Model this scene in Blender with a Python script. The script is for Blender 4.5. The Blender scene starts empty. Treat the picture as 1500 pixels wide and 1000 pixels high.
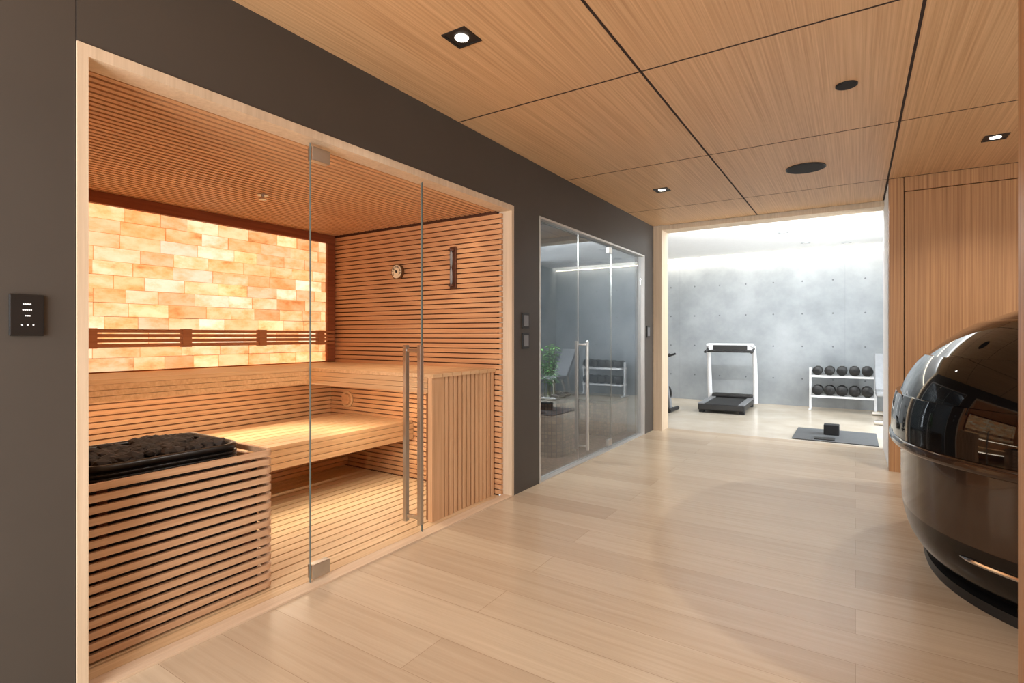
import bpy, bmesh, math, random
from mathutils import Vector, Matrix
R = math.radians
S = bpy.context.scene
COL = S.collection
random.seed(7)
H = 1.35          # eye height
XL = -2.42        # face of the dark wall
CEIL = 2.90

# ------------------------------------------------------------------ materials
def nt(name):
    m = bpy.data.materials.new(name); m.use_nodes = True
    t = m.node_tree; b = t.nodes['Principled BSDF']
    return m, t, b
def node(t, typ, **kw):
    n = t.nodes.new(typ)
    for k, v in kw.items(): setattr(n, k, v)
    return n
def lin(c):
    return tuple(((v/255)/12.92 if v/255 <= .04045 else ((v/255+.055)/1.055)**2.4) for v in c)+(1,)
def ramp(t, stops):
    r = node(t, 'ShaderNodeValToRGB'); e = r.color_ramp.elements
    e[0].position, e[0].color = stops[0]; e[1].position, e[1].color = stops[-1]
    for p, c in stops[1:-1]:
        k = e.new(p); k.color = c
    return r
def coords(t, scale=(1,1,1), loc=(0,0,0)):
    tc = node(t, 'ShaderNodeTexCoord'); mp = node(t, 'ShaderNodeMapping')
    mp.inputs['Scale'].default_value = scale; mp.inputs['Location'].default_value = loc
    t.links.new(tc.outputs['Object'], mp.inputs['Vector'])
    return mp.outputs['Vector']
def noise(t, vec, scale=1, detail=4, rough=.6, w=None):
    n = node(t, 'ShaderNodeTexNoise')
    if w is not None:
        n.noise_dimensions = '4D'; t.links.new(w, n.inputs['W'])
    t.links.new(vec, n.inputs['Vector'])
    n.inputs['Scale'].default_value = scale; n.inputs['Detail'].default_value = detail
    n.inputs['Roughness'].default_value = rough
    return n.outputs['Fac']
def mix(t, a, b, fac=.5, mode='MIX'):
    n = node(t, 'ShaderNodeMix', data_type='RGBA', blend_type=mode)
    for i, v in ((6, a), (7, b)):
        if isinstance(v, tuple): n.inputs[i].default_value = v
        else: t.links.new(v, n.inputs[i])
    if isinstance(fac, (int, float)): n.inputs[0].default_value = fac
    else: t.links.new(fac, n.inputs[0])
    return n.outputs[2]
def math_(t, op, a, b=None):
    n = node(t, 'ShaderNodeMath', operation=op)
    for i, v in enumerate((a, b)):
        if v is None: continue
        if isinstance(v, (int, float)): n.inputs[i].default_value = v
        else: t.links.new(v, n.inputs[i])
    return n.outputs[0]
def plain(name, c, rough=.5, metal=0, var=.08, spec=.5, coat=0, scale=14):
    m, t, b = nt(name)
    v = coords(t); f = noise(t, v, scale, 4)
    c1 = lin(c); c0 = tuple(x*(1-var) for x in c1[:3])+(1,); c2 = tuple(min(1, x*(1+var)) for x in c1[:3])+(1,)
    r = ramp(t, [(.3, c0), (.7, c2)]); t.links.new(f, r.inputs[0])
    t.links.new(r.outputs[0], b.inputs['Base Color'])
    b.inputs['Roughness'].default_value = rough; b.inputs['Metallic'].default_value = metal
    b.inputs['Specular IOR Level'].default_value = spec
    b.inputs['Coat Weight'].default_value = coat
    return m
def wood(name, dark, light, axis='Y', rough=.45, fine=70, along=1.2, spec=.4, big=.12):
    m, t, b = nt(name)
    sc = {'X': (along, fine, fine), 'Y': (fine, along, fine), 'Z': (fine, fine, along)}[axis]
    f = noise(t, coords(t, sc), 1, 5, .65)
    r = ramp(t, [(.28, lin(dark)), (.72, lin(light))]); t.links.new(f, r.inputs[0])
    g = noise(t, coords(t, tuple(s*.06 for s in sc)), 1, 3, .5)
    r2 = ramp(t, [(.3, (1-big,)*3+(1,)), (.7, (1, 1, 1, 1))]); t.links.new(g, r2.inputs[0])
    c = mix(t, r.outputs[0], r2.outputs[0], 1.0, 'MULTIPLY')
    t.links.new(c, b.inputs['Base Color'])
    b.inputs['Roughness'].default_value = rough; b.inputs['Specular IOR Level'].default_value = spec
    return m
def emit(name, c, strength):
    m, t, b = nt(name)
    f = noise(t, coords(t), 5, 2)
    r = ramp(t, [(.2, tuple(x*.92 for x in lin(c)[:3])+(1,)), (.8, lin(c))]); t.links.new(f, r.inputs[0])
    t.links.new(r.outputs[0], b.inputs['Emission Color']); b.inputs['Emission Strength'].default_value = strength
    t.links.new(r.outputs[0], b.inputs['Base Color'])
    return m
def glass(name, tint, f0, power=5):
    m = bpy.data.materials.new(name); m.use_nodes = True; t = m.node_tree; t.nodes.clear()
    out = node(t, 'ShaderNodeOutputMaterial'); mx = node(t, 'ShaderNodeMixShader')
    tr = node(t, 'ShaderNodeBsdfTransparent'); tr.inputs[0].default_value = tint+(1,)
    gl = node(t, 'ShaderNodeBsdfGlossy'); gl.inputs['Roughness'].default_value = 0.0
    gl.inputs[0].default_value = (.95, .97, 1, 1)
    lw = node(t, 'ShaderNodeLayerWeight')
    p = math_(t, 'POWER', lw.outputs['Facing'], power)
    f = math_(t, 'ADD', math_(t, 'MULTIPLY', p, 1-f0), f0)
    t.links.new(f, mx.inputs[0]); t.links.new(tr.outputs[0], mx.inputs[1]); t.links.new(gl.outputs[0], mx.inputs[2])
    t.links.new(mx.outputs[0], out.inputs[0])
    return m

M = {}
M['ceil'] = wood('ceiling_oak', (188,143,100), (229,188,142), 'Y', .42, 80, .7)
M['oakv'] = wood('oak_vertical', (136,92,55), (190,142,95), 'Z', .42, 85, .6)
M['lightwood'] = wood('pale_trim_wood', (206,184,156), (228,208,182), 'Z', .5, 50, 1.5)
M['lightwoodY'] = wood('pale_sill_wood', (200,174,146), (222,198,172), 'Y', .5, 50, 1.5)
M['dark'] = plain('charcoal_wall_panel', (74,69,64), .5, var=.03, spec=.35, scale=3)
M['seam'] = plain('shadow_gap', (44,26,16), .9)
M['cedar'] = wood('cedar_slats_x', (196,140,96), (224,174,128), 'X', .55, 40, 1.5)
M['cedarY'] = wood('cedar_slats_y', (206,154,110), (230,184,140), 'Y', .55, 40, 1.5)
M['gapwood'] = wood('dark_gap_wood', (80,46,29), (104,62,40), 'X', .8, 30, 1.5)
M['gaplight'] = wood('tan_gap_wood', (130,88,56), (154,108,72), 'Y', .8, 30, 1.5)
M['backlitcedar'] = wood('backlit_dark_cedar', (132,74,44), (164,98,62), 'Y', .55, 40, 1.5)  # same cedar as the slats, darkened in colour for backlit shade
M['rail'] = wood('tan_cedar_rail', (166,106,66), (198,136,90), 'Y', .55, 40, 1.5)
M['bench'] = wood('bench_aspen', (206,164,120), (236,200,156), 'Y', .5, 40, 1.2)
M['benchX'] = wood('bench_aspen_x', (202,158,114), (230,192,148), 'X', .5, 40, 1.2)
M['benchZ'] = wood('bench_aspen_z', (200,154,112), (230,188,146), 'Z', .5, 40, 1.2)
M['saunafloor'] = wood('sauna_floor_slats', (202,168,128), (230,200,160), 'Y', .55, 45, 1.4)
M['guard'] = wood('guard_slats', (196,154,118), (226,188,152), 'Y', .5, 45, 1.5)
M['black'] = plain('matt_black', (22,21,21), .45)
M['rubber'] = plain('black_rubber', (30,30,32), .75)
M['heater'] = plain('black_heater_steel', (24,22,21), .32, .2)
M['stone'] = plain('sauna_stone', (52,48,46), .8, var=.4)
M['gap_shade'] = plain('guard_gap_shade', (26,18,14), .8)
M['steel'] = plain('satin_steel', (196,192,186), .28, 1, .03)
M['chrome'] = plain('polished_chrome', (226,224,222), .12, 1, .02)
M['alu'] = plain('pale_aluminium', (200,198,194), .4, .6, .03)
M['whitepaint'] = plain('white_paint', (243,245,247), .7, var=.02)
M['whiteplast'] = plain('white_plastic', (225,226,228), .35, var=.02)
M['greyplast'] = plain('grey_plastic', (120,122,126), .4)
M['greypad'] = plain('grey_bench_vinyl', (132,134,137), .5)
M['gold'] = plain('pale_dial', (240,226,196), .5)
M['brass'] = plain('bronze_dial_rim', (104,74,46), .35, .4)
M['walnut'] = wood('walnut_board', (64,36,24), (92,54,38), 'Z', .45, 50, 2)
M['spec'] = emit('display_marks', (235,235,235), 1.0)
M['lamp'] = emit('lamp_lens', (255,246,230), 9)
M['led'] = emit('led_strip', (255,240,214), 7)
M['gymspot'] = plain('gym_spot_trim', (176,180,184), .5)
M['mat'] = plain('grey_exercise_mat', (84,86,88), .85)
M['leaf'] = plain('bamboo_leaf', (96,160,72), .5, var=.3)
M['stem'] = plain('bamboo_stem', (96,112,58), .5, var=.2)
M['stonetop'] = plain('dark_stone_top', (52,50,49), .35)
M['steamwall'] = plain('steam_room_plaster', (126,133,138), .6, var=.14, scale=1.6)
M['pod'] = plain('gloss_black_lacquer', (5,5,6), .04, 0, .05, .42, .4)
M['podbase'] = plain('satin_black_lacquer', (10,8,7), .16, 0, .05, .35, .1)
M['podlow'] = plain('bronze_floor_reflection', (46,30,20), .12, .1, .05, .5, .5)  # tub tone paints in the floor's reflection; the rim shares the bronze
M['steamglass'] = glass('grey_tinted_glass', (.91, .94, .95), .06, 4.2)
M['edge'] = plain('glass_edge', (96,106,102), .2)

# wide plank floor
m, t, b = nt('oak_plank_floor')
v = coords(t)
br = node(t, 'ShaderNodeTexBrick', offset=.43, offset_frequency=2); t.links.new(v, br.inputs['Vector'])
br.inputs['Scale'].default_value = 1; br.inputs['Brick Width'].default_value = 3.6; br.inputs['Row Height'].default_value = .26
br.inputs['Mortar Size'].default_value = .001; br.inputs['Mortar Smooth'].default_value = 0; br.inputs['Bias'].default_value = 0
br.inputs['Color1'].default_value = lin((206,188,163)); br.inputs['Color2'].default_value = lin((190,170,145)); br.inputs['Mortar'].default_value = lin((154,132,108))
g = noise(t, coords(t, (.9, 30, 1)), 1, 8, .72)
rg = ramp(t, [(.3, (.83,.80,.77,1)), (.66, (1,1,1,1))]); t.links.new(g, rg.inputs[0])
t.links.new(mix(t, br.outputs['Color'], rg.outputs[0], 1.0, 'MULTIPLY'), b.inputs['Base Color'])
b.inputs['Roughness'].default_value = .27; b.inputs['Specular IOR Level'].default_value = .5
M['floor'] = m

# concrete with tie holes
m, t, b = nt('cast_concrete')
v = coords(t)
n1 = noise(t, v, 1.4, 7, .62)
r1 = ramp(t, [(.28, lin((130,136,140))), (.72, lin((166,171,175)))]); t.links.new(n1, r1.inputs[0])
sx = node(t, 'ShaderNodeSeparateXYZ'); t.links.new(v, sx.inputs[0])
def cell(out, pitch, off):
    f = math_(t, 'FRACT', math_(t, 'DIVIDE', math_(t, 'ADD', out, off), pitch))
    return math_(t, 'MULTIPLY', math_(t, 'SUBTRACT', f, .5), pitch)
u = cell(sx.outputs[0], .50, 20.1); w = cell(sx.outputs[2], .62, 20.25)
dd = math_(t, 'SQRT', math_(t, 'ADD', math_(t, 'MULTIPLY', u, u), math_(t, 'MULTIPLY', w, w)))
hole = math_(t, 'MULTIPLY', math_(t, 'LESS_THAN', dd, .015), .7)
u2 = cell(sx.outputs[0], 1.50, 20.41)
seam = math_(t, 'MULTIPLY', math_(t, 'LESS_THAN', math_(t, 'ABSOLUTE', u2), .004), .15)
c = mix(t, r1.outputs[0], lin((66,70,74)), math_(t, 'MAXIMUM', hole, seam))
t.links.new(c, b.inputs['Base Color']); b.inputs['Roughness'].default_value = .6
M['concrete'] = m

m, t, b = nt('gym_floor_screed')
n1 = noise(t, coords(t), 1.6, 5, .6)
r1 = ramp(t, [(.3, lin((188,176,158))), (.7, lin((208,197,180)))]); t.links.new(n1, r1.inputs[0])
t.links.new(r1.outputs[0], b.inputs['Base Color']); b.inputs['Roughness'].default_value = .24
M['gymfloor'] = m

m, t, b = nt('brown_mosaic')
vo = node(t, 'ShaderNodeTexVoronoi', distance='CHEBYCHEV'); vo.inputs['Scale'].default_value = 26; vo.inputs['Randomness'].default_value = 0
t.links.new(coords(t), vo.inputs['Vector'])
r1 = ramp(t, [(0, lin((78,58,48))), (.5, lin((104,80,64))), (1, lin((138,112,94)))])
t.links.new(vo.outputs['Color'], r1.inputs[0])
gr = math_(t, 'GREATER_THAN', vo.outputs['Distance'], .44)
t.links.new(mix(t, r1.outputs[0], lin((56,48,44)), gr), b.inputs['Base Color']); b.inputs['Roughness'].default_value = .3
M['mosaic'] = m

m, t, b = nt('backlit_salt_bricks')
at = node(t, 'ShaderNodeVertexColor', layer_name='Col')
wv = math_(t, 'MULTIPLY', at.outputs['Alpha'], 40.0)
n1 = noise(t, coords(t, (1, 4, 8)), 1, 8, .68, wv)
r1 = ramp(t, [(.30, (.62,.27,.11,1)), (.43, (.98,.74,.53,1)), (.56, (1,1,1,1)), (.72, (1.05,1.15,1.25,1))]); t.links.new(n1, r1.inputs[0])
c = mix(t, at.outputs['Color'], r1.outputs[0], 1.0, 'MULTIPLY')
t.links.new(c, b.inputs['Emission Color']); b.inputs['Base Color'].default_value = (.08, .03, .015, 1)
b.inputs['Emission Strength'].default_value = 1.15; b.inputs['Roughness'].default_value = .6
M['salt'] = m

# ------------------------------------------------------------------ builders
def box(bm, x0, x1, y0, y1, z0, z1):
    vs = [bm.verts.new(p) for p in ((x0,y0,z0),(x1,y0,z0),(x1,y1,z0),(x0,y1,z0),(x0,y0,z1),(x1,y0,z1),(x1,y1,z1),(x0,y1,z1))]
    for f in ((3,2,1,0),(4,5,6,7),(0,1,5,4),(1,2,6,5),(2,3,7,6),(3,0,4,7)): bm.faces.new([vs[i] for i in f])
    return vs
def frame_of(d):
    d = d.normalized(); a = Vector((0,0,1)) if abs(d.z) < .95 else Vector((1,0,0))
    u = d.cross(a).normalized(); return u, d.cross(u).normalized()
def tube(bm, pts, r, seg=12, closed=False):
    pts = [Vector(p) for p in pts]; rs = r if isinstance(r, (list, tuple)) else [r]*len(pts)
    rings = []; u0 = None; n = len(pts)
    for i, p in enumerate(pts):
        if closed: d = (pts[(i+1) % n]-pts[i-1]).normalized()
        else: d = (pts[min(i+1, n-1)]-pts[max(i-1, 0)]).normalized()
        if u0 is None: u0, w = frame_of(d)
        u = (u0-d*u0.dot(d)).normalized(); w = d.cross(u); u0 = u
        rings.append([bm.verts.new(p+rs[i]*(math.cos(k*2*math.pi/seg)*u+math.sin(k*2*math.pi/seg)*w)) for k in range(seg)])
    pairs = list(zip(rings, rings[1:]))
    if closed: pairs.append((rings[-1], rings[0]))
    for a, b_ in pairs:
        for k in range(seg): bm.faces.new((a[k], a[(k+1) % seg], b_[(k+1) % seg], b_[k]))
    if not closed:
        bm.faces.new(rings[0][::-1]); bm.faces.new(rings[-1])
def prism(bm, pts, z0, z1):
    a = [bm.verts.new((x, y, z0)) for x, y in pts]; b_ = [bm.verts.new((x, y, z1)) for x, y in pts]
    n = len(pts)
    for k in range(n): bm.faces.new((a[k], a[(k+1) % n], b_[(k+1) % n], b_[k]))
    bm.faces.new(a[::-1]); bm.faces.new(b_)
def hoop(bm, po, pi, z0, z1):
    # a flat closed band between an outer and an inner outline
    n = len(po)
    q = [[bm.verts.new((x, y, z)) for x, y in p] for p, z in ((po, z0), (po, z1), (pi, z1), (pi, z0))]
    for i in range(4):
        a, b_ = q[i], q[(i+1) % 4]
        for k in range(n): bm.faces.new((a[k], a[(k+1) % n], b_[(k+1) % n], b_[k]))
def rrect(x0, x1, y0, y1, r, seg=6):
    pts = []
    for cx, cy, a0 in ((x1-r,y1-r,0),(x0+r,y1-r,90),(x0+r,y0+r,180),(x1-r,y0+r,270)):
        for k in range(seg+1):
            a = R(a0+90*k/seg); pts.append((cx+r*math.cos(a), cy+r*math.sin(a)))
    return pts
def root_loc(p):
    v = Vector((0,0,0))
    while p is not None:
        v += p.location; p = p.parent
    return v
def mk(name, bm, mat, parent=None, local=False, smooth=False, bevel=0):
    bmesh.ops.recalc_face_normals(bm, faces=bm.faces[:])
    if parent is not None and not local:
        bmesh.ops.translate(bm, verts=bm.verts[:], vec=-root_loc(parent))
    if smooth:
        for f in bm.faces: f.smooth = True
        for e in bm.edges:
            if len(e.link_faces) == 2 and e.calc_face_angle(0) > .7: e.smooth = False
    me = bpy.data.meshes.new(name); bm.to_mesh(me); bm.free()
    me.materials.append(M[mat] if isinstance(mat, str) else mat)
    o = bpy.data.objects.new(name, me); COL.objects.link(o)
    if parent is not None: o.parent = parent
    if bevel:
        bv = o.modifiers.new('bevel', 'BEVEL'); bv.width = bevel; bv.segments = 3; bv.limit_method = 'ANGLE'
    return o
def B(): return bmesh.new()
def boxes(*l):
    bm = B()
    for a in l: box(bm, *a)
    return bm
def tubes(*l, seg=12):
    bm = B()
    for pts, r in l: tube(bm, pts, r, seg)
    return bm
def tag(o, label, cat, group=None):
    o['label'] = label; o['category'] = cat
    if group: o['group'] = group
    return o
def thing(name, label, cat, loc, rotz=0, group=None):
    o = bpy.data.objects.new(name, None); COL.objects.link(o)
    o.empty_display_size = .1; o.location = loc; o.rotation_euler = (0,0,rotz)
    return tag(o, label, cat, group)
def struct(name, bm, mat, parent=None, label=None, **kw):
    o = mk(name, bm, mat, parent, **kw)
    if parent is None: o['kind'] = 'structure'
    if label: o['label'] = label
    return o
def sroot(name, loc, label):
    o = bpy.data.objects.new(name, None); COL.objects.link(o); o.location = loc
    o['kind'] = 'structure'; o['label'] = label
    return o
def copy_tree(o, parent=None):
    c = o.copy(); COL.objects.link(c); c.parent = parent
    for ch in list(o.children): copy_tree(ch, c)
    return c

# ------------------------------------------------------------------ corridor shell
struct('floor', boxes((-2.50, 4.2, -2.5, 7.72, -.06, 0)), 'floor')
bm = B()
ys = [-.42, 1.31, 3.03, 4.75, 6.45, 7.45]; xs = [XL, -1.06, .27, 1.60, 2.93, 4.2]; g = .008
for i in range(len(xs)-1):
    for j in range(len(ys)-1):
        if i >= 2 and j == 4: continue
        box(bm, xs[i]+(g if i else -.1), xs[i+1]-g, ys[j]+g, ys[j+1]-g, CEIL, CEIL+.006)
struct('ceiling', bm, 'ceil')
struct('ceiling_joints', boxes((-2.52, 4.2, -.42, 7.45, CEIL+.0005, CEIL+.07)), 'seam')

SY0, SY1 = .772, 3.76       # sauna opening
TY0, TY1 = 4.197, 7.07      # steam room opening
OT = 2.44                   # top of both openings
WX = -2.56
bm = boxes((WX, XL, -1.2, SY0-.003, 0, CEIL), (WX, XL, SY0+.001, SY1, OT, CEIL), (WX, XL, SY1, TY0-.002, 0, CEIL),
           (WX, XL, TY0, TY1, OT, CEIL), (WX, XL, TY1, 7.45, 0, CEIL))
struct('wall_left', bm, 'dark')
# wood wall facing the camera beside the gym opening, with a flush door
bm = boxes((.28, .397, 6.46, 6.60, 0, CEIL), (.403, 4.2, 6.46, 6.60, 2.764, CEIL), (1.66, 4.2, 6.46, 6.60, 0, 2.756))
struct('wall_front', bm, 'oakv')
struct('door_3', boxes((.405, 1.654, 6.464, 6.58, .004, 2.756)), 'oakv', label='flush full height oak door in the wood wall behind the pod')
struct('wall_front_backing', boxes((.30, 4.2, 6.601, 6.64, 0, CEIL)), 'seam')
struct('wall_passage', boxes((.28, .42, 6.642, 7.75, 0, CEIL)), 'whitepaint')
struct('wall_right', boxes((.455, .75, -1.2, 2.40, 0, CEIL), (.751, 4.2, 2.2, 2.40, 0, CEIL)), 'oakv')
struct('wall_alcove', boxes((4.2, 4.32, 2.2, 6.6, 0, CEIL)), 'oakv')
# jamb and header of the gym opening
struct('trim_3', boxes((WX, -2.30, 7.452, 7.75, 0, CEIL), (-2.30, .279, 7.47, 7.75, 2.84, CEIL+.05)), 'lightwood')

# ------------------------------------------------------------------ gym shell
struct('floor_gym', boxes((-6.5, 3.4, 7.722, 11.62, -.06, 0)), 'gymfloor')
struct('wall_back', boxes((-6.5, 3.4, 11.5, 11.62, 0, 3.3)), 'concrete')
struct('ceiling_gym', boxes((-6.5, 3.4, 7.75, 11.32, 2.97, 3.02)), 'whitepaint')
struct('ceiling_cove', boxes((-6.5, 3.4, 11.32, 11.62, 3.3, 3.35), (-6.5, 3.4, 11.26, 11.32, 3.02, 3.35)), 'whitepaint')
struct('wall_gym_near', boxes((-6.5, WX-.002, 7.62, 7.75, 0, 3.0), (.42, 3.4, 7.62, 7.75, 0, 3.0)), 'whitepaint')
struct('wall_gym_right', boxes((1.22, 1.34, 9.9, 11.5, 0, 2.97)), 'concrete')
tag(mk('led_strip', boxes((-6.4, 1.21, 11.488, 11.5, 2.905, 2.925)), 'led'), 'warm white linear light strip in the ceiling slot along the concrete wall', 'light strip')

# ------------------------------------------------------------------ sauna shell
BX = -4.69; RY = 3.70; SC = 2.40; LY = .74
struct('wall_sauna_back', boxes((BX-.12, BX-.025, LY-.1, RY+.1, -.05, 2.5)), 'gaplight')
bm = B(); z = .01; n = 0
while z < 1.06:
    box(bm, BX-.025, BX, LY, RY, z, z+.034); z += .044
struct('wall_sauna_back_slats', bm, 'cedarY')
struct('wall_sauna_right', boxes((BX-.025, -2.562, RY+.02, RY+.05, -.05, 2.44)), 'gapwood')
bm = B(); z = .01
while z < 2.37:
    box(bm, BX, -2.50, RY-.004, RY+.02, z, z+.034); z += .044
struct('wall_sauna_right_slats', bm, 'cedar')
struct('wall_sauna_left', boxes((BX-.025, -2.562, LY-.06, LY, -.05, 2.44)), 'cedar')
struct('ceiling_sauna_backing', boxes((BX-.025, -2.562, LY, RY+.02, SC+.03, SC+.05)), 'gapwood')
bm = B(); x = BX+.005
while x < -2.57:
    box(bm, x, x+.034, LY, RY-.006, SC, SC+.028); x += .055
struct('ceiling_sauna', bm, 'cedarY')
bm = B(); x = BX
while x < -2.52:
    box(bm, x, min(x+.077, -2.502), LY, RY-.006, -.03, 0); x += .091
struct('floor_sauna', bm, 'saunafloor')
struct('floor_sauna_base', boxes((BX, -2.502, LY, RY, -.06, -.035)), 'gapwood')
# light wood frame round the sauna opening
bm = boxes((-2.54, XL+.006, SY0, SY0+.035, 0, OT), (-2.54, XL+.006, SY1-.035, SY1, 0, OT),
           (-2.54, XL+.006, SY0+.035, SY1-.035, OT-.045, OT))
struct('trim_1', bm, 'lightwood')
struct('trim_2', boxes((-2.499, XL+.012, SY0+.035, SY1-.035, .0005, .010)), 'lightwoodY')
GX = -2.48
gz0, gz1 = .012, OT-.047
d0, d1 = 1.822, 2.700
# the sauna front: clear frameless glazing, shown by its polished edges, clamps and pull
w1 = sroot('window_1', (GX, 1.3, 0), 'frameless fixed glass panel of the sauna in front of the heater')
mk('pane_edge', boxes((GX-.005, GX+.005, d0-.005, d0-.003, gz0, gz1)), 'edge', w1)
w2 = sroot('window_2', (GX, 3.2, 0), 'frameless fixed glass panel of the sauna beside the door handle')
mk('pane_edge', boxes((GX-.005, GX+.005, d1+.002, d1+.004, gz0, gz1)), 'edge', w2)
dr = sroot('door_1', (GX, 2.26, 0), 'frameless glass sauna door with long square steel pull handle')
mk('pane_edge', boxes((GX-.005, GX+.005, d1-.004, d1-.002, gz0+.006, gz1-.006)), 'edge', dr)
for za in (gz1-.095, gz0+.02):
    mk('hinge', boxes((GX-.022, GX+.022, d0-.004, d0+.11, za, za+.075)), 'steel', dr, bevel=.003)
hy = 2.615
bm = boxes((GX+.05, GX+.08, hy-.016, hy+.016, .10, 1.285), (GX-.08, GX-.05, hy-.016, hy+.016, .10, 1.285))
for z in (.13, 1.24): box(bm, GX-.05, GX+.05, hy-.011, hy+.011, z, z+.022)
mk('handle', bm, 'steel', dr, bevel=.003)

# ------------------------------------------------------------------ sauna contents
sp = thing('salt_brick_panel', 'glowing orange backlit wall panel of pink salt bricks', 'salt wall', (BX, 2.2, 1.08))
bm = B(); cl = bm.loops.layers.float_color.new('Col')
pal = [(1,.62,.30),(1,.57,.26),(1,.53,.23),(1,.66,.36),(1,.58,.28),(1,.48,.20),(1,.62,.31),(1,.76,.47)]
rows = 12; rh = (2.31-1.08)/rows
for r_ in range(rows):
    y = LY+.02-(.13 if r_ % 2 else 0)-random.random()*.08
    while y < 3.59:
        L = random.uniform(.20, .32)
        a, c_ = max(y, LY+.01), min(y+L-.004, 3.59)
        if c_-a > .02:
            z0 = 1.08+r_*rh+.002+random.uniform(-.001, .001); z1 = z0+rh-.004; dx = random.uniform(.0, .012)
            vs = box(bm, BX, BX+.04+dx, a, c_, z0, z1)
            f = [f for f in vs[1].link_faces if all(abs(v.co.x-(BX+.04+dx)) < 1e-6 for v in f.verts)][0]
            col = random.choice(pal); k = random.choice((.82, .92, .96, 1.0, 1.0, 1.06, 1.18)); al = random.random()
            edge = tuple(v_*k*q for v_, q in zip(col, (.80, .56, .40)))
            cen = tuple(v_*k*q for v_, q in zip(col, (1.12, 1.18, 1.28)))
            for v_ in vs:
                for lp in v_.link_loops: lp[cl] = edge+(al,)
            res = bmesh.ops.inset_individual(bm, faces=[f], thickness=min(.038, (c_-a)*.4), depth=.007)
            for lp in f.loops: lp[cl] = cen+(al,)
            for nf in res['faces']:
                for lp in nf.loops:
                    lp[cl] = (cen if lp.vert in f.verts else edge)+(al,)
        y += L
mk('brick_field', bm, 'salt', sp)
mk('frame', boxes((BX+.001, BX+.07, LY, RY-.006, 2.312, SC-.002), (BX+.001, BX+.07, 3.594, RY-.006, 1.075, 2.31)), 'backlitcedar', sp)

hr = thing('backrest_rail', 'tan slatted wood backrest rail running across the glowing salt bricks', 'backrest', (-4.6, 2.2, 1.26))
mk('slats', boxes(*[(-4.615, -4.59, LY+.01, 3.66, z, z+.026) for z in (1.260, 1.297, 1.334, 1.371)]), 'rail', hr)
for y in (.9, 1.55, 2.2, 2.86, 3.5):
    mk('bracket', boxes((-4.638, -4.585, y-.035, y+.035, 1.255, 1.402)), 'rail', hr)

BT = 1.07; BB = .93; QY = 2.90; QX = -2.56; UX = -3.97
ub = thing('upper_bench', 'high pale wood L-shaped sauna bench under the salt wall', 'sauna bench', (-4.0, 2.6, 0))
bm = B(); w_ = (UX-BX-.002)/6
for k in range(6): box(bm, BX+.002+k*w_, BX+.002+k*w_+w_-.010, LY+.01, RY-.008, BT-.028, BT)
w_ = (RY-.008-QY)/7
for k in range(7): box(bm, UX+.001, QX+.006, QY+k*w_, QY+(k+1)*w_-(.010 if k < 6 else 0), BT-.028, BT)
mk('seat', bm, 'bench', ub)
bm = boxes((UX-.034, UX-.029, LY+.01, QY+.02, BB+.01, BT-.04))
for k in range(3):
    z0 = BB+k*.0375; z1 = z0+.0345
    box(bm, UX-.028, UX-.002, LY+.01, QY+.001, z0, z1); box(bm, UX-.028, QX-.045, QY-.004, QY+.02, z0, z1)
mk('fascia', bm, 'benchX', ub)
mk('end_post', boxes((QX-.04, QX, QY-.004, QY+.13, 0.001, BT-.0285)), 'benchZ', ub)
bm = B(); y = QY+.14
while y < RY-.04:
    box(bm, QX-.035, QX-.002, y, y+.036, 0.001, BT-.0285); y += .0545
mk('end_slats', bm, 'benchZ', ub)
mk('end_backing', boxes((QX-.08, QX-.045, QY+.021, RY-.008, .001, BT-.0285)), 'gaplight', ub)
lb = thing('lower_bench', 'low floating pale wood sauna step bench below the upper one', 'sauna bench', (-3.8, 2.6, .37))
bm = B()
for k in range(8): box(bm, -4.4+k*.113, -4.4+k*.113+.101, LY+.01, RY-.008, .522, .55)
mk('seat', bm, 'bench', lb)
mk('fascia', boxes(*[(-3.525, -3.498, LY+.01, RY-.008, .38+k*.0475, .38+k*.0475+.0435) for k in range(3)]), 'bench', lb)
bm = B(); z = .02
while z < .49:
    box(bm, -4.44, -4.415, LY+.01, RY-.008, z, z+.034); z += .044
mk('riser', bm, 'cedarY', lb)

gd = thing('heater_guard', 'pale wood slatted guard box around the sauna heater', 'heater guard', (-2.95, 1.27, 0))
gx0, gx1, gy0, gy1 = -3.38, -2.62, .80, 1.70
bm = B()
po, pi_ = rrect(gx0, gx1, gy0, gy1, .045, 5), rrect(gx0+.022, gx1-.022, gy0+.022, gy1-.022, .023, 5)
for k in range(16):
    z = .012+k*.0465
    hoop(bm, po, pi_, z, z+.028)
mk('slats', bm, 'guard', gd)
mk('gap_shade', boxes((gx1-.060, gx1-.052, gy0+.10, gy1-.07, .012, .69)), 'gap_shade', gd)  # dark sheet added so the gaps between the slats read as shade
for x in (gx0+.026, gx1-.05):
    for y in (gy0+.12, gy1-.15):
        mk('post', boxes((x, x+.024, y, y+.03, 0.001, .735)), 'gapwood', gd)

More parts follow.
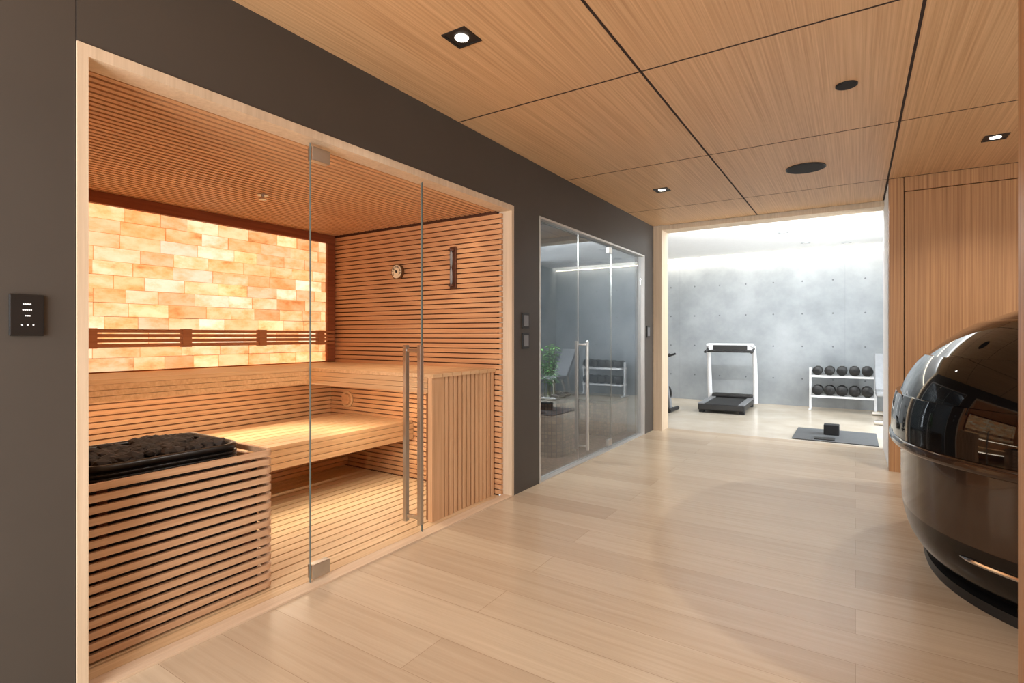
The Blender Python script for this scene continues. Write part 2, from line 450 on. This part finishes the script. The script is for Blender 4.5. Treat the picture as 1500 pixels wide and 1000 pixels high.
ht = thing('sauna_heater', 'black ribbed sauna heater full of dark stones rising from the slatted guard', 'heater', (-3.0, 1.26, 0))
hx0, hx1, hy0, hy1 = -3.30, -2.72, .88, 1.60
bm = B(); prism(bm, rrect(hx0+.02, hx1-.02, hy0+.02, hy1-.02, .1), .06, .75)
mk('body', bm, 'heater', ht, smooth=True)
bm = B()
for k in range(6):
    z = .640+k*.019; prism(bm, rrect(hx0, hx1, hy0, hy1, .12), z, z+.012)
mk('rib', bm, 'heater', ht, smooth=True, bevel=.004)
bm = B()
for k in range(150):
    x = random.uniform(hx0+.08, hx1-.08); y = random.uniform(hy0+.08, hy1-.08); r_ = random.uniform(.028, .046)
    mt = Matrix.Translation((x, y, .776+random.uniform(-.006, .010))) @ Matrix.Rotation(random.random()*6, 4, 'Z') @ Matrix.Rotation(random.uniform(-.4, .4), 4, 'X') @ Matrix.Diagonal((1.25, .9, .6, 1))
    bmesh.ops.create_icosphere(bm, subdivisions=1, radius=r_, matrix=mt)
mk('stones', bm, 'stone', ht)
bm = B(); tube(bm, [(x, y, .768) for x, y in rrect(hx0+.018, hx1-.018, hy0+.018, hy1-.018, .1)], .018, 10, closed=True)
mk('rim', bm, 'heater', ht, smooth=True)
for sx_ in (hx0+.1, hx1-.1):
    for sy_ in (hy0+.1, hy1-.1):
        mk('foot', tubes(([(sx_, sy_, .001), (sx_, sy_, .07)], .02)), 'black', ht)

# dial thermometer, timer, vent on the slatted wall
WY = RY-.0045
th = thing('thermometer', 'round sauna dial thermometer with pale face on the slatted wall', 'thermometer', (-3.69, WY, 1.96))
mk('case', tubes(([(-3.69, WY, 1.96), (-3.69, WY-.03, 1.96)], .072), seg=40), 'brass', th, smooth=True)
mk('dial', tubes(([(-3.69, WY-.0301, 1.96), (-3.69, WY-.033, 1.96)], .063), seg=40), 'gold', th, smooth=True)
bm = B()
for k in range(18):
    a = R(-130+k*260/17); c_, s_ = math.sin(a), math.cos(a)
    tube(bm, [(-3.69+.040*c_, WY-.0345, 1.96+.040*s_), (-3.69+.056*c_, WY-.0345, 1.96+.056*s_)], .0024, 6)
mk('scale', bm, 'black', th)
mk('needle', tubes(([(-3.69, WY-.036, 1.96), (-3.69-.036, WY-.036, 1.985)], .003), ([(-3.69, WY-.034, 1.96), (-3.69, WY-.039, 1.96)], .011)), 'black', th)
sd = thing('sand_timer', 'tall narrow sand timer on a dark wooden board on sauna wall', 'sand timer', (-3.01, WY, 1.76))
mk('board', boxes((-3.045, -2.975, WY-.02, WY, 1.76, 2.14)), 'walnut', sd, bevel=.005)
bm = tubes(([(-3.01, WY-.04, 1.80), (-3.01, WY-.04, 1.83), (-3.01, WY-.04, 1.92), (-3.01, WY-.04, 1.95), (-3.01, WY-.04, 1.98), (-3.01, WY-.04, 2.07), (-3.01, WY-.04, 2.10)],
           [.006, .013, .012, .004, .012, .013, .006]), seg=20)
mk('bulb', bm, 'greyplast', sd, smooth=True)
for za in (1.785, 2.10):
    mk('cap', tubes(([(-3.01, WY-.04, za), (-3.01, WY-.04, za+.015)], .026), seg=20), 'walnut', sd)
mk('bracket', boxes((-3.02, -3.00, WY-.03, WY-.02, 1.79, 2.11)), 'walnut', sd)
vn = thing('air_vent', 'round wooden air vent low on the sauna side wall', 'vent', (-4.42, WY, .69))
mk('rim', tubes(([(-4.42, WY, .69), (-4.42, WY-.014, .69)], .085), seg=36), 'benchX', vn, smooth=True)
mk('knob', tubes(([(-4.42, WY-.0141, .69), (-4.42, WY-.035, .69)], [.062, .055]), seg=36), 'cedar', vn, smooth=True)
sk = thing('sprinkler', 'small metal sprinkler under the sauna ceiling slats', 'sprinkler', (-3.71, 2.31, SC))
mk('escutcheon', tubes(([(-3.71, 2.31, SC), (-3.71, 2.31, SC-.008)], .04), seg=24), 'steel', sk, smooth=True)
mk('head', tubes(([(-3.71, 2.31, SC-.008), (-3.71, 2.31, SC-.035)], .011), ([(-3.71, 2.31, SC-.035), (-3.71, 2.31, SC-.039)], .028), seg=20), 'steel', sk, smooth=True)

# ------------------------------------------------------------------ steam room
TX = -4.5
struct('wall_steam_back', boxes((TX-.1, TX, 4.0, 7.3, -.05, 2.5)), 'steamwall')
struct('wall_steam_left', boxes((TX, -2.562, 4.0, 4.1, -.05, 2.5)), 'steamwall')
struct('wall_steam_right', boxes((TX, -2.562, 7.16, 7.3, -.05, 2.5)), 'steamwall')
struct('ceiling_steam', boxes((TX, -2.562, 4.1, 7.16, 2.44, 2.5)), 'steamwall')
struct('floor_steam', boxes((TX, -2.502, 4.1, 7.16, -.06, 0)), 'mosaic')
bm = boxes((-2.50, XL+.004, TY0, TY0+.018, 0, OT), (-2.50, XL+.004, TY1-.018, TY1, 0, OT), (-2.50, XL+.004, TY0+.018, TY1-.018, OT-.02, OT),
           (-2.50, XL+.004, TY0+.018, TY1-.018, .0005, .014))
struct('trim_4', bm, 'alu')
G2 = -2.47; e0, e1 = 5.11, 6.0
for nm, ya, yb, lb_ in (('window_3', TY0+.02, e0-.004, 'fixed grey glass panel of the steam room nearest the switches'), ('window_4', e1+.004, TY1-.02, 'fixed grey glass panel of the steam room nearest the gym')):
    o = sroot(nm, (G2, (ya+yb)/2, 0), lb_)
    mk('pane', boxes((G2-.005, G2+.005, ya, yb, .016, OT-.022)), 'steamglass', o)
    mk('pane_edge', boxes((G2-.0052, G2+.0052, yb-.004 if ya < 5 else ya, yb if ya < 5 else ya+.004, .016, OT-.022)), 'steel', o)
d2 = sroot('door_2', (G2, 5.5, 0), 'grey glass steam room door with square steel pull handle')
mk('pane', boxes((G2-.005, G2+.005, e0+.002, e1-.002, .02, OT-.026)), 'steamglass', d2)
for za in (OT-.11, .04):
    mk('hinge', boxes((G2-.02, G2+.02, e1-.10, e1, za, za+.07)), 'steel', d2, bevel=.003)
hy = e0+.09
bm = boxes((G2+.05, G2+.078, hy-.014, hy+.014, .12, 1.29), (G2-.078, G2-.05, hy-.014, hy+.014, .12, 1.29))
for z in (.15, 1.24): box(bm, G2-.05, G2+.05, hy-.01, hy+.01, z, z+.02)
mk('handle', bm, 'steel', d2, bevel=.003)
# tiled planter ledge with bamboo, and a tiled bench at the far end
lx1, ly0, ly1, lt = -2.72, 5.12, 5.72, .60
def lrow(e): return [(TX+.002, ly1+e), (TX+.002, ly0-e)]+[(lx1-.2+(.2+e)*math.sin(R(a)), ly0+.2-(.2+e)*math.cos(R(a))) for a in range(0, 91, 10)]+[(lx1-.2+(.2+e)*math.cos(R(a)), ly1-.2+(.2+e)*math.sin(R(a))) for a in range(0, 91, 10)]
sl = thing('tiled_planter_ledge', 'brown mosaic tiled planter ledge with rounded end behind grey glass', 'planter', (-3.6, 5.4, 0))
bm = B(); prism(bm, lrow(0), .001, lt); mk('base', bm, 'mosaic', sl, smooth=True)
bm = B(); prism(bm, lrow(.025), lt+.0005, lt+.04); mk('coping', bm, 'stonetop', sl, smooth=True)
qx, qy, qz = -2.96, 5.36, lt+.041
bp = thing('bamboo_plant', 'leafy green bamboo plant on the tiled ledge in the glass room', 'plant', (qx, qy, qz))
sb_, lf = B(), B()
for i in range(14):
    x, y = random.uniform(-.06, .06), random.uniform(-.08, .08); h_ = random.uniform(.34, .60); lx, ly = random.uniform(-.09, .09), random.uniform(-.12, .12)
    tube(sb_, [(x, y, .004), (x+lx*.3, y+ly*.3, h_*.5), (x+lx, y+ly, h_)], [.006, .005, .002], 7)
    for j in range(28):
        q = random.uniform(.40, 1); p = Vector((x+lx*q*q, y+ly*q*q, h_*q)); a = random.random()*6.28; l_ = random.uniform(.06, .12)
        d = Vector((math.cos(a), math.sin(a), random.uniform(-.1, .4))).normalized(); s_ = d.cross(Vector((0, 0, 1))).normalized()*.013
        vs = [lf.verts.new(c) for c in (p, p+d*l_*.4+s_, p+d*l_-Vector((0, 0, .02)), p+d*l_*.4-s_)]; lf.faces.new(vs)
mk('stem', sb_, 'stem', bp, local=True, smooth=True); mk('foliage', lf, 'leaf', bp, local=True)
for i, (dx, dy) in enumerate(((-.02, -.20), (.15, -.14), (-.16, -.20), (.17, .0), (.15, .14), (-.02, .24))):
    bm = B(); bmesh.ops.create_icosphere(bm, subdivisions=2, radius=.046, matrix=Matrix.Translation((qx+dx, qy+dy, qz+.028)) @ Matrix.Diagonal((1.2, 1, .62, 1)))
    tag(mk('rock', bm, 'stone', smooth=True), 'dark rounded rock on the tiled ledge round the bamboo', 'rock', 'rocks round the bamboo')
sb = thing('steam_bench', 'low brown tiled bench at the far end of the glass room', 'tiled bench', (-3.6, 6.8, 0))
mk('base', boxes((TX+.002, -2.70, 6.60, 7.158, .001, .44)), 'mosaic', sb)
mk('seat', boxes((TX+.002, -2.68, 6.57, 7.158, .441, .48)), 'stonetop', sb, bevel=.005)

# ------------------------------------------------------------------ controls on the dark wall
cp = thing('control_panel', 'black touch control panel with white readout on dark wall left of sauna', 'control panel', (XL, .63, 1.42))
mk('plate', boxes((XL, XL+.012, .584, .676, 1.348, 1.492)), 'black', cp, bevel=.003)
for y0, y1, z in ((.618, .644, 1.456), (.617, .645, 1.436), (.624, .638, 1.416)):
    bm = B(); y = y0
    while y < y1-.003:
        w_ = random.uniform(.003, .005); box(bm, XL+.0122, XL+.0127, y, min(y+w_, y1), z, z+.004); y += w_+.0016
    mk('readout', bm, 'spec', cp)
for y in (.614, .629, .644): mk('key_mark', boxes((XL+.0122, XL+.0127, y, y+.004, 1.384, 1.388)), 'spec', cp)
for z, lb_ in ((1.41, 'upper of two black switch plates between the two glass rooms'), (1.235, 'lower of two black switch plates between the two glass rooms')):
    k = thing('switch_plate', lb_, 'switch', (XL, 3.95, z), 0, 'switch plates between the glass rooms')
    o = mk('plate', boxes((XL, XL+.011, 3.895, 4.005, z, z+.135)), 'black', k, bevel=.003)
    mk('button', boxes((XL+.0112, XL+.014, 3.913, 3.987, z+.02, z+.115)), 'greyplast', k, bevel=.002)
k = thing('thermostat', 'small black keypad on dark wall strip beside the gym opening', 'keypad', (XL, 7.2, 1.3))
mk('plate', boxes((XL, XL+.012, 7.15, 7.27, 1.32, 1.48)), 'black', k, bevel=.003)
mk('button', boxes((XL+.0122, XL+.015, 7.17, 7.25, 1.34, 1.46)), 'greyplast', k, bevel=.002)

# ------------------------------------------------------------------ ceiling fixtures
def spot_lamp(loc, e, c, size=125, soft=.03):
    L = bpy.data.lights.new('spot', 'SPOT'); L.energy = e; L.color = c; L.spot_size = R(size); L.spot_blend = .8; L.shadow_soft_size = soft
    o = bpy.data.objects.new('spot_lamp', L); COL.objects.link(o); o.location = loc
def downlight(x, y, label):
    k = thing('downlight', label, 'downlight', (x, y, CEIL), 0, 'square recessed ceiling downlights')
    s = .075; w_ = .012; z0 = CEIL-.006; z1 = CEIL
    mk('frame', boxes((x-s, x+s, y-s, y-s+w_, z0, z1), (x-s, x+s, y+s-w_, y+s, z0, z1), (x-s, x-s+w_, y-s+w_, y+s-w_, z0, z1), (x+s-w_, x+s, y-s+w_, y+s-w_, z0, z1)), 'black', k)
    mk('recess', boxes((x-s+w_, x+s-w_, y-s+w_, y+s-w_, CEIL-.002, CEIL-.0002)), 'black', k)
    mk('lamp', tubes(([(x, y, CEIL-.0021), (x, y, CEIL-.005)], .036), seg=28), 'lamp', k, smooth=True)
    spot_lamp((x, y, CEIL-.04), 60, (1, .96, .90))
downlight(-1.72, 2.175, 'square recessed ceiling downlight nearest the sauna door')
downlight(-1.73, 5.61, 'square recessed ceiling downlight in front of the steam room')
downlight(.92, 5.54, 'square recessed ceiling downlight above the pod near the oak door')
spot_lamp((2.4, 4.1, CEIL-.04), 270, (1, .96, .90), 160)  # unseen spot without a fixture, added to throw the pod's floor shadow
def speaker(x, y, r, label):
    k = thing('ceiling_speaker', label, 'speaker', (x, y, CEIL))
    mk('rim', tubes(([(x, y, CEIL), (x, y, CEIL-.007)], r), seg=48), 'black', k, smooth=True)
    mk('grille', tubes(([(x, y, CEIL-.0071), (x, y, CEIL-.010)], r*.93), seg=48), 'rubber', k, smooth=True)
speaker(-.387, 5.60, .165, 'large round black ceiling speaker near the gym opening')
speaker(-.046, 3.88, .06, 'small round black ceiling speaker near the right panel joint')
for x, y in ((-.95, 9.32), (-.73, 10.58), (-.13, 10.97)):
    k = thing('gym_spotlight', {-.95: 'recessed ceiling spotlight of the gym closest to the doorway', -.73: 'recessed gym ceiling spotlight between treadmill and dumbbell rack', -.13: 'recessed gym ceiling spotlight above the dumbbell rack'}[x], 'spotlight', (x, y, 2.97), 0, 'gym ceiling spotlights')
    mk('rim', tubes(([(x, y, 2.97), (x, y, 2.963)], .075), seg=28), 'gymspot', k, smooth=True)
    mk('lens', tubes(([(x, y, 2.9629), (x, y, 2.960)], .045), seg=28), 'whiteplast', k, smooth=True)

# ------------------------------------------------------------------ pod
PX, PY, PA, PB, PN, PZ = 1.49, 4.1, 1.30, 1.22, 2.45, .74
def pw(c, n): return math.copysign(abs(c)**(2/n), c)
def shell(z0, hh, sign, m_, a, b_, rings=28, seg=128, phi0=0, phi1=90, cap=False):
    bm = B(); prev = None
    for i in range(rings+1):
        ph = R(phi0+(phi1-phi0)*i/rings); rho = max(math.cos(ph), 0)**(2/m_); zz = z0+sign*hh*math.sin(ph)**(2/m_)
        if rho < 1e-3:
            pole = bm.verts.new((PX, PY, zz))
            for k in range(seg): bm.faces.new((prev[k], prev[(k+1) % seg], pole))
            return bm
        ring = [bm.verts.new((PX+a*rho*pw(math.cos(2*math.pi*k/seg), PN), PY+b_*rho*pw(math.sin(2*math.pi*k/seg), PN), zz)) for k in range(seg)]
        if prev:
            for k in range(seg): bm.faces.new((prev[k], prev[(k+1) % seg], ring[(k+1) % seg], ring[k]))
        elif cap: bm.faces.new(ring)
        prev = ring
    bm.faces.new(prev)
    return bm
def ring_pts(s, th0, th1, n): return [(PX+PA*s*pw(math.cos(R(th0+(th1-th0)*k/n)), PN), PY+PB*s*pw(math.sin(R(th0+(th1-th0)*k/n)), PN)) for k in range(n+1)]
pd = thing('relaxation_pod', 'large glossy black egg-shaped relaxation pod by the oak door', 'pod', (PX, PY, 0))
# upper shell of overlapping plates, each stepping in over the next
for k, (p0, p1) in enumerate(((0, 13), (8, 30), (24, 50), (43, 90))):
    mk('lid' if k == 0 else 'lid_plate', shell(PZ+.024, .85*(1-.006*k), 1, 2.35, PA*(1-.018*k), PB*(1-.018*k), rings=16, phi0=p0, phi1=p1, cap=(k == 0)), 'pod', pd, smooth=True)
bm = B(); prism(bm, ring_pts(1.008, 0, 360, 112)[:-1], PZ-.035, PZ+.023)
mk('rim', bm, 'podlow', pd, smooth=True, bevel=.022)
TM = 5.6; TH = PZ-.036-.001
mk('tub', shell(PZ-.036, TH, -1, TM, PA*.96, PB*.96, phi0=0, phi1=9, rings=12), 'podlow', pd, smooth=True)
mk('base', shell(PZ-.036, TH, -1, TM, PA*.96, PB*.96, phi0=9, phi1=85, rings=34), 'podbase', pd, smooth=True)
bm = B(); prism(bm, ring_pts(.87, 0, 360, 96)[:-1], .0005, .05)
mk('foot', bm, 'black', pd, smooth=True)
bm = B(); tube(bm, [(x, y, .27) for x, y in ring_pts(.950, 214, 262, 20)], [.003]+[.012]*19+[.003], 8)  # chrome band added in place of a bright reflected streak on the hull
mk('glint_band', bm, 'chrome', pd, smooth=True)

# ------------------------------------------------------------------ gym equipment
tm = thing('treadmill', 'white framed treadmill with black running deck against the concrete wall', 'treadmill', (-1.97, 10.28, 0), R(2))
mk('deck', boxes((-.38, .38, -.68, .72, .05, .15)), 'black', tm, local=True, bevel=.02)
mk('belt', boxes((-.27, .27, -.67, .60, .1505, .158)), 'rubber', tm, local=True)
for s in (-1, 1):
    mk('side_rail', boxes((s*.33-.05, s*.33+.05, -.67, .62, .1505, .172)), 'greyplast', tm, local=True, bevel=.006)
    mk('upright', tubes(([(s*.40, .62, .06), (s*.41, .60, .3), (s*.41, .52, .8), (s*.40, .42, 1.12), (s*.39, .30, 1.17)], [.045, .042, .038, .036, .03]), seg=14), 'whiteplast', tm, local=True, smooth=True)
    mk('handrail', tubes(([(s*.40, .40, 1.10), (s*.40, .25, 1.06), (s*.40, .08, 1.04)], .024)), 'black', tm, local=True, smooth=True)
    mk('foot', boxes((s*.33-.04, s*.33+.04, -.62, -.52, .001, .05)), 'rubber', tm, local=True)
    mk('foot', boxes((s*.33-.04, s*.33+.04, .52, .64, .001, .05)), 'rubber', tm, local=True)
mk('motor_hood', boxes((-.36, .36, .50, .72, .151, .23)), 'black', tm, local=True, bevel=.03)
cs = mk('console', boxes((-.40, .40, .33, .42, 1.06, 1.20)), 'whiteplast', tm, local=True, bevel=.02)
mk('display', boxes((-.30, .30, .318, .329, 1.075, 1.165)), 'black', cs, local=True)
mk('crossbar', tubes(([(-.40, .30, 1.05), (.40, .30, 1.05)], .022)), 'black', tm, local=True, smooth=True)

rx0, rx1, ry0, ry1 = -.71, .31, 10.96, 11.30
rk = thing('dumbbell_rack', 'white two-tier dumbbell rack standing against the concrete wall', 'rack', ((rx0+rx1)/2, (ry0+ry1)/2, 0))
for x in (rx0, rx1-.04):
    mk('upright', boxes((x, x+.04, ry0+.13, ry0+.18, .03, .76)), 'whiteplast', rk, bevel=.004)
    mk('foot', boxes((x, x+.04, ry0-.03, ry1, .001, .03)), 'whiteplast', rk, bevel=.004)
for z in (.26, .62):
    mk('shelf', boxes((rx0+.041, rx1-.041, ry0, ry0+.035, z-.02, z+.015), (rx0+.041, rx1-.041, ry1-.035, ry1, z-.02, z+.015), (rx0+.041, rx1-.041, ry0+.036, ry1-.036, z-.02, z-.005)), 'whiteplast', rk)
db = thing('dumbbell', '', 'dumbbell', (0, 0, 0), 0)
mk('handle', tubes(([(0, -.075, 0), (0, -.03, 0), (0, .03, 0), (0, .075, 0)], [.016, .018, .018, .016]), seg=14), 'steel', db, local=True, smooth=True)
for s in (-1, 1):
    hd = mk('weight_head', tubes(([(0, s*.07, 0), (0, s*.078, 0), (0, s*.142, 0), (0, s*.15, 0)], [.076, .084, .084, .074]), seg=10), 'black', db, local=True, smooth=True)
    mk('end_cap', tubes(([(0, s*.1501, 0), (0, s*.153, 0)], .026), seg=16), 'rubber', hd, local=True)
ordw = ['leftmost', 'second from left', 'middle', 'second from right', 'rightmost']
first = True
for tier, z in (('top', .635), ('bottom', .275)):
    for i in range(5):
        o = db if first else copy_tree(db); first = False
        sc = .95+.025*i if tier == 'top' else 1.06+.007*i
        o.location = (rx0+.135+i*.1875, (ry0+ry1)/2, z+.084*sc+.0005); o.scale = (sc, 1, sc)
        o['label'] = f'{ordw[i]} black dumbbell on the {tier} tier of the rack'; o['group'] = f'dumbbells on the {tier} rack tier'

tag(mk('exercise_mat', boxes((-.70, .24, 7.80, 8.78, .0005, .012)), 'mat', bevel=.003), 'dark grey exercise mat on the gym floor at the doorway', 'mat')
tag(mk('foam_block', boxes((-.36, -.18, 8.28, 8.44, .0125, .15)), 'rubber', bevel=.01), 'black foam block standing on the grey mat', 'block')
tag(mk('notebook', boxes((-.45, -.22, 7.86, 8.02, .0125, .024)), 'black', bevel=.002), 'thin flat black tablet lying on the near edge of mat', 'tablet')

bn = thing('weight_bench', 'grey padded adjustable weight bench beside the dumbbell rack', 'bench', (.44, 10.30, 0))
mk('seat_pad', boxes((-.18, .16, -.55, -.14, .42, .49)), 'greypad', bn, local=True, bevel=.02)
bm = boxes((-.18, .16, 0, .72, 0, .08)); bmesh.ops.rotate(bm, verts=bm.verts[:], cent=(0,0,0), matrix=Matrix.Rotation(R(52), 3, 'X')); bmesh.ops.translate(bm, verts=bm.verts[:], vec=(0, -.04, .44))
mk('back_pad', bm, 'greypad', bn, local=True, bevel=.02)
mk('frame', tubes(([(0, -.6, .07), (0, .5, .07)], .03), ([(0, -.35, .07), (0, -.35, .42)], .028), ([(0, .2, .07), (0, -.02, .42)], .028), ([(0, .38, .08), (0, .22, .70)], .022)), 'steel', bn, local=True, smooth=True)
for y in (-.6, .5): mk('foot', tubes(([(-.20, y, .035), (.14, y, .035)], .034)), 'steel', bn, local=True, smooth=True)

bk = thing('exercise_bike', 'black exercise bike partly hidden by the pale wood jamb', 'exercise bike', (-3.16, 9.45, 0))
mk('base', tubes(([(-.48, -.26, .04), (-.48, .26, .04)], .035), ([(.45, -.26, .04), (.45, .26, .04)], .035), ([(-.48, 0, .05), (.45, 0, .05)], .03)), 'black', bk, local=True, smooth=True)
mk('frame', tubes(([(-.1, 0, .06), (-.2, 0, .72)], .035), ([(.40, 0, .06), (.28, 0, .95)], .035), ([(-.15, 0, .42), (.33, 0, .55)], .03)), 'greyplast', bk, local=True, smooth=True)
fw = mk('flywheel', tubes(([(.20, -.02, .32), (.20, .02, .32)], .22), seg=40), 'black', bk, local=True, smooth=True)
mk('hub', tubes(([(.20, -.04, .32), (.20, .04, .32)], .05), seg=20), 'steel', fw, local=True, smooth=True)
mk('saddle', tubes(([(-.36, 0, .78), (-.28, 0, .78), (-.16, 0, .775), (-.06, 0, .77)], [.05, .085, .06, .025]), seg=14), 'rubber', bk, local=True, smooth=True)
mk('handlebar', tubes(([(.44, -.18, 1.02), (.30, -.18, .97), (.27, 0, .95), (.30, .18, .97), (.44, .18, 1.02)], .018)), 'rubber', bk, local=True, smooth=True)
for s in (-1, 1):
    c_ = mk('crank', tubes(([(-.12, s*.06, .32), (-.12+s*.12, s*.08, .25)], .012)), 'steel', bk, local=True, smooth=True)
    mk('pedal', boxes((-.12+s*.12-.05, -.12+s*.12+.05, s*.13-.04, s*.13+.04, .235, .26)), 'black', c_, local=True)

# ------------------------------------------------------------------ lights
def area(name, loc, d, sx_, sy_, e, c, spread=180):
    # sx_ is the horizontal width, sy_ the size along the other direction
    L = bpy.data.lights.new(name, 'AREA'); L.shape = 'RECTANGLE'; L.size = sx_; L.size_y = sy_; L.energy = e; L.color = c; L.spread = R(spread)
    o = bpy.data.objects.new(name, L); COL.objects.link(o); o.location = loc
    o.rotation_euler = Vector(d).to_track_quat('-Z', 'Y').to_euler()
    return o
area('room_behind_fill', (-1.3, -1.6, 1.5), (-.04, 1, .14), 2.0, 2.4, 172, (1, .985, .96))  # fill light added behind the camera; no window is built there
area('gym_window', (2.4, 8.8, 1.6), (-1, .12, .10), 1.9, 2.4, 205, (.91, .965, 1))
area('gym_wall_fill', (-1.0, 7.80, 2.80), (0, 1, -.35), 2.4, .10, 32, (.96, .98, 1))  # unseen fill added behind the header to light the concrete wall
area('gym_ceiling_fill', (-1.0, 7.80, 2.83), (0, 1, .25), 2.4, .08, 62, (.92, .97, 1))  # unseen upward fill added behind the header to whiten the gym ceiling
area('gym_cove_light', (-1.5, 11.36, 3.10), (0, .42, -1), 9.5, .03, 85, (1, .89, .72))
area('sauna_fill', (-2.64, 2.3, 2.36), (-1, 0, -1.4), 2.6, .05, 9, (1, .82, .60), 85)  # unseen strip added behind the sauna header as fill
area('under_bench_light', (-4.03, 1.9, .92), (.2, 0, -1), 2.2, .04, 9.5, (1, .88, .66))
area('under_bench_wash', (-4.03, 1.9, .90), (-1, 0, -.6), 2.2, .04, 6, (1, .88, .66))
area('under_step_light', (-3.54, 2.3, .37), (.6, 0, -1), 2.6, .04, 6.5, (1, .90, .70))
area('side_bench_light', (-3.3, 2.96, .92), (0, .7, -1), 1.1, .04, 7, (1, .88, .66))
area('alcove_fill', (2.7, 2.46, 1.7), (-.4, 1, .6), 2.2, 1.6, 95, (.93, .97, 1))  # fill added out of view behind the pier to lift the far ceiling
area('steam_fill', (-3.2, 4.3, 2.40), (-.2, 1, -.8), .9, .2, 28, (.95, .97, 1))  # unseen lamp added to brighten the steam room interior
spot_lamp((-2.85, 5.1, 2.42), 130, (1, .98, .94), 70)  # unseen spot added to bring out the plant and tiled ledge
W = bpy.data.worlds.new('world'); S.world = W; W.use_nodes = True
W.node_tree.nodes['Background'].inputs[0].default_value = (1, .99, .97, 1)
W.node_tree.nodes['Background'].inputs[1].default_value = .8

cam = bpy.data.cameras.new('camera'); co = bpy.data.objects.new('camera', cam); COL.objects.link(co)
co.location = (0, 0, H); co.rotation_euler = (R(90), 0, R(32.92))
cam.sensor_width = 36; cam.lens = 777/1500*36; cam.shift_y = -.006; cam.clip_start = .05
S.camera = co
S.view_settings.view_transform = 'Standard'
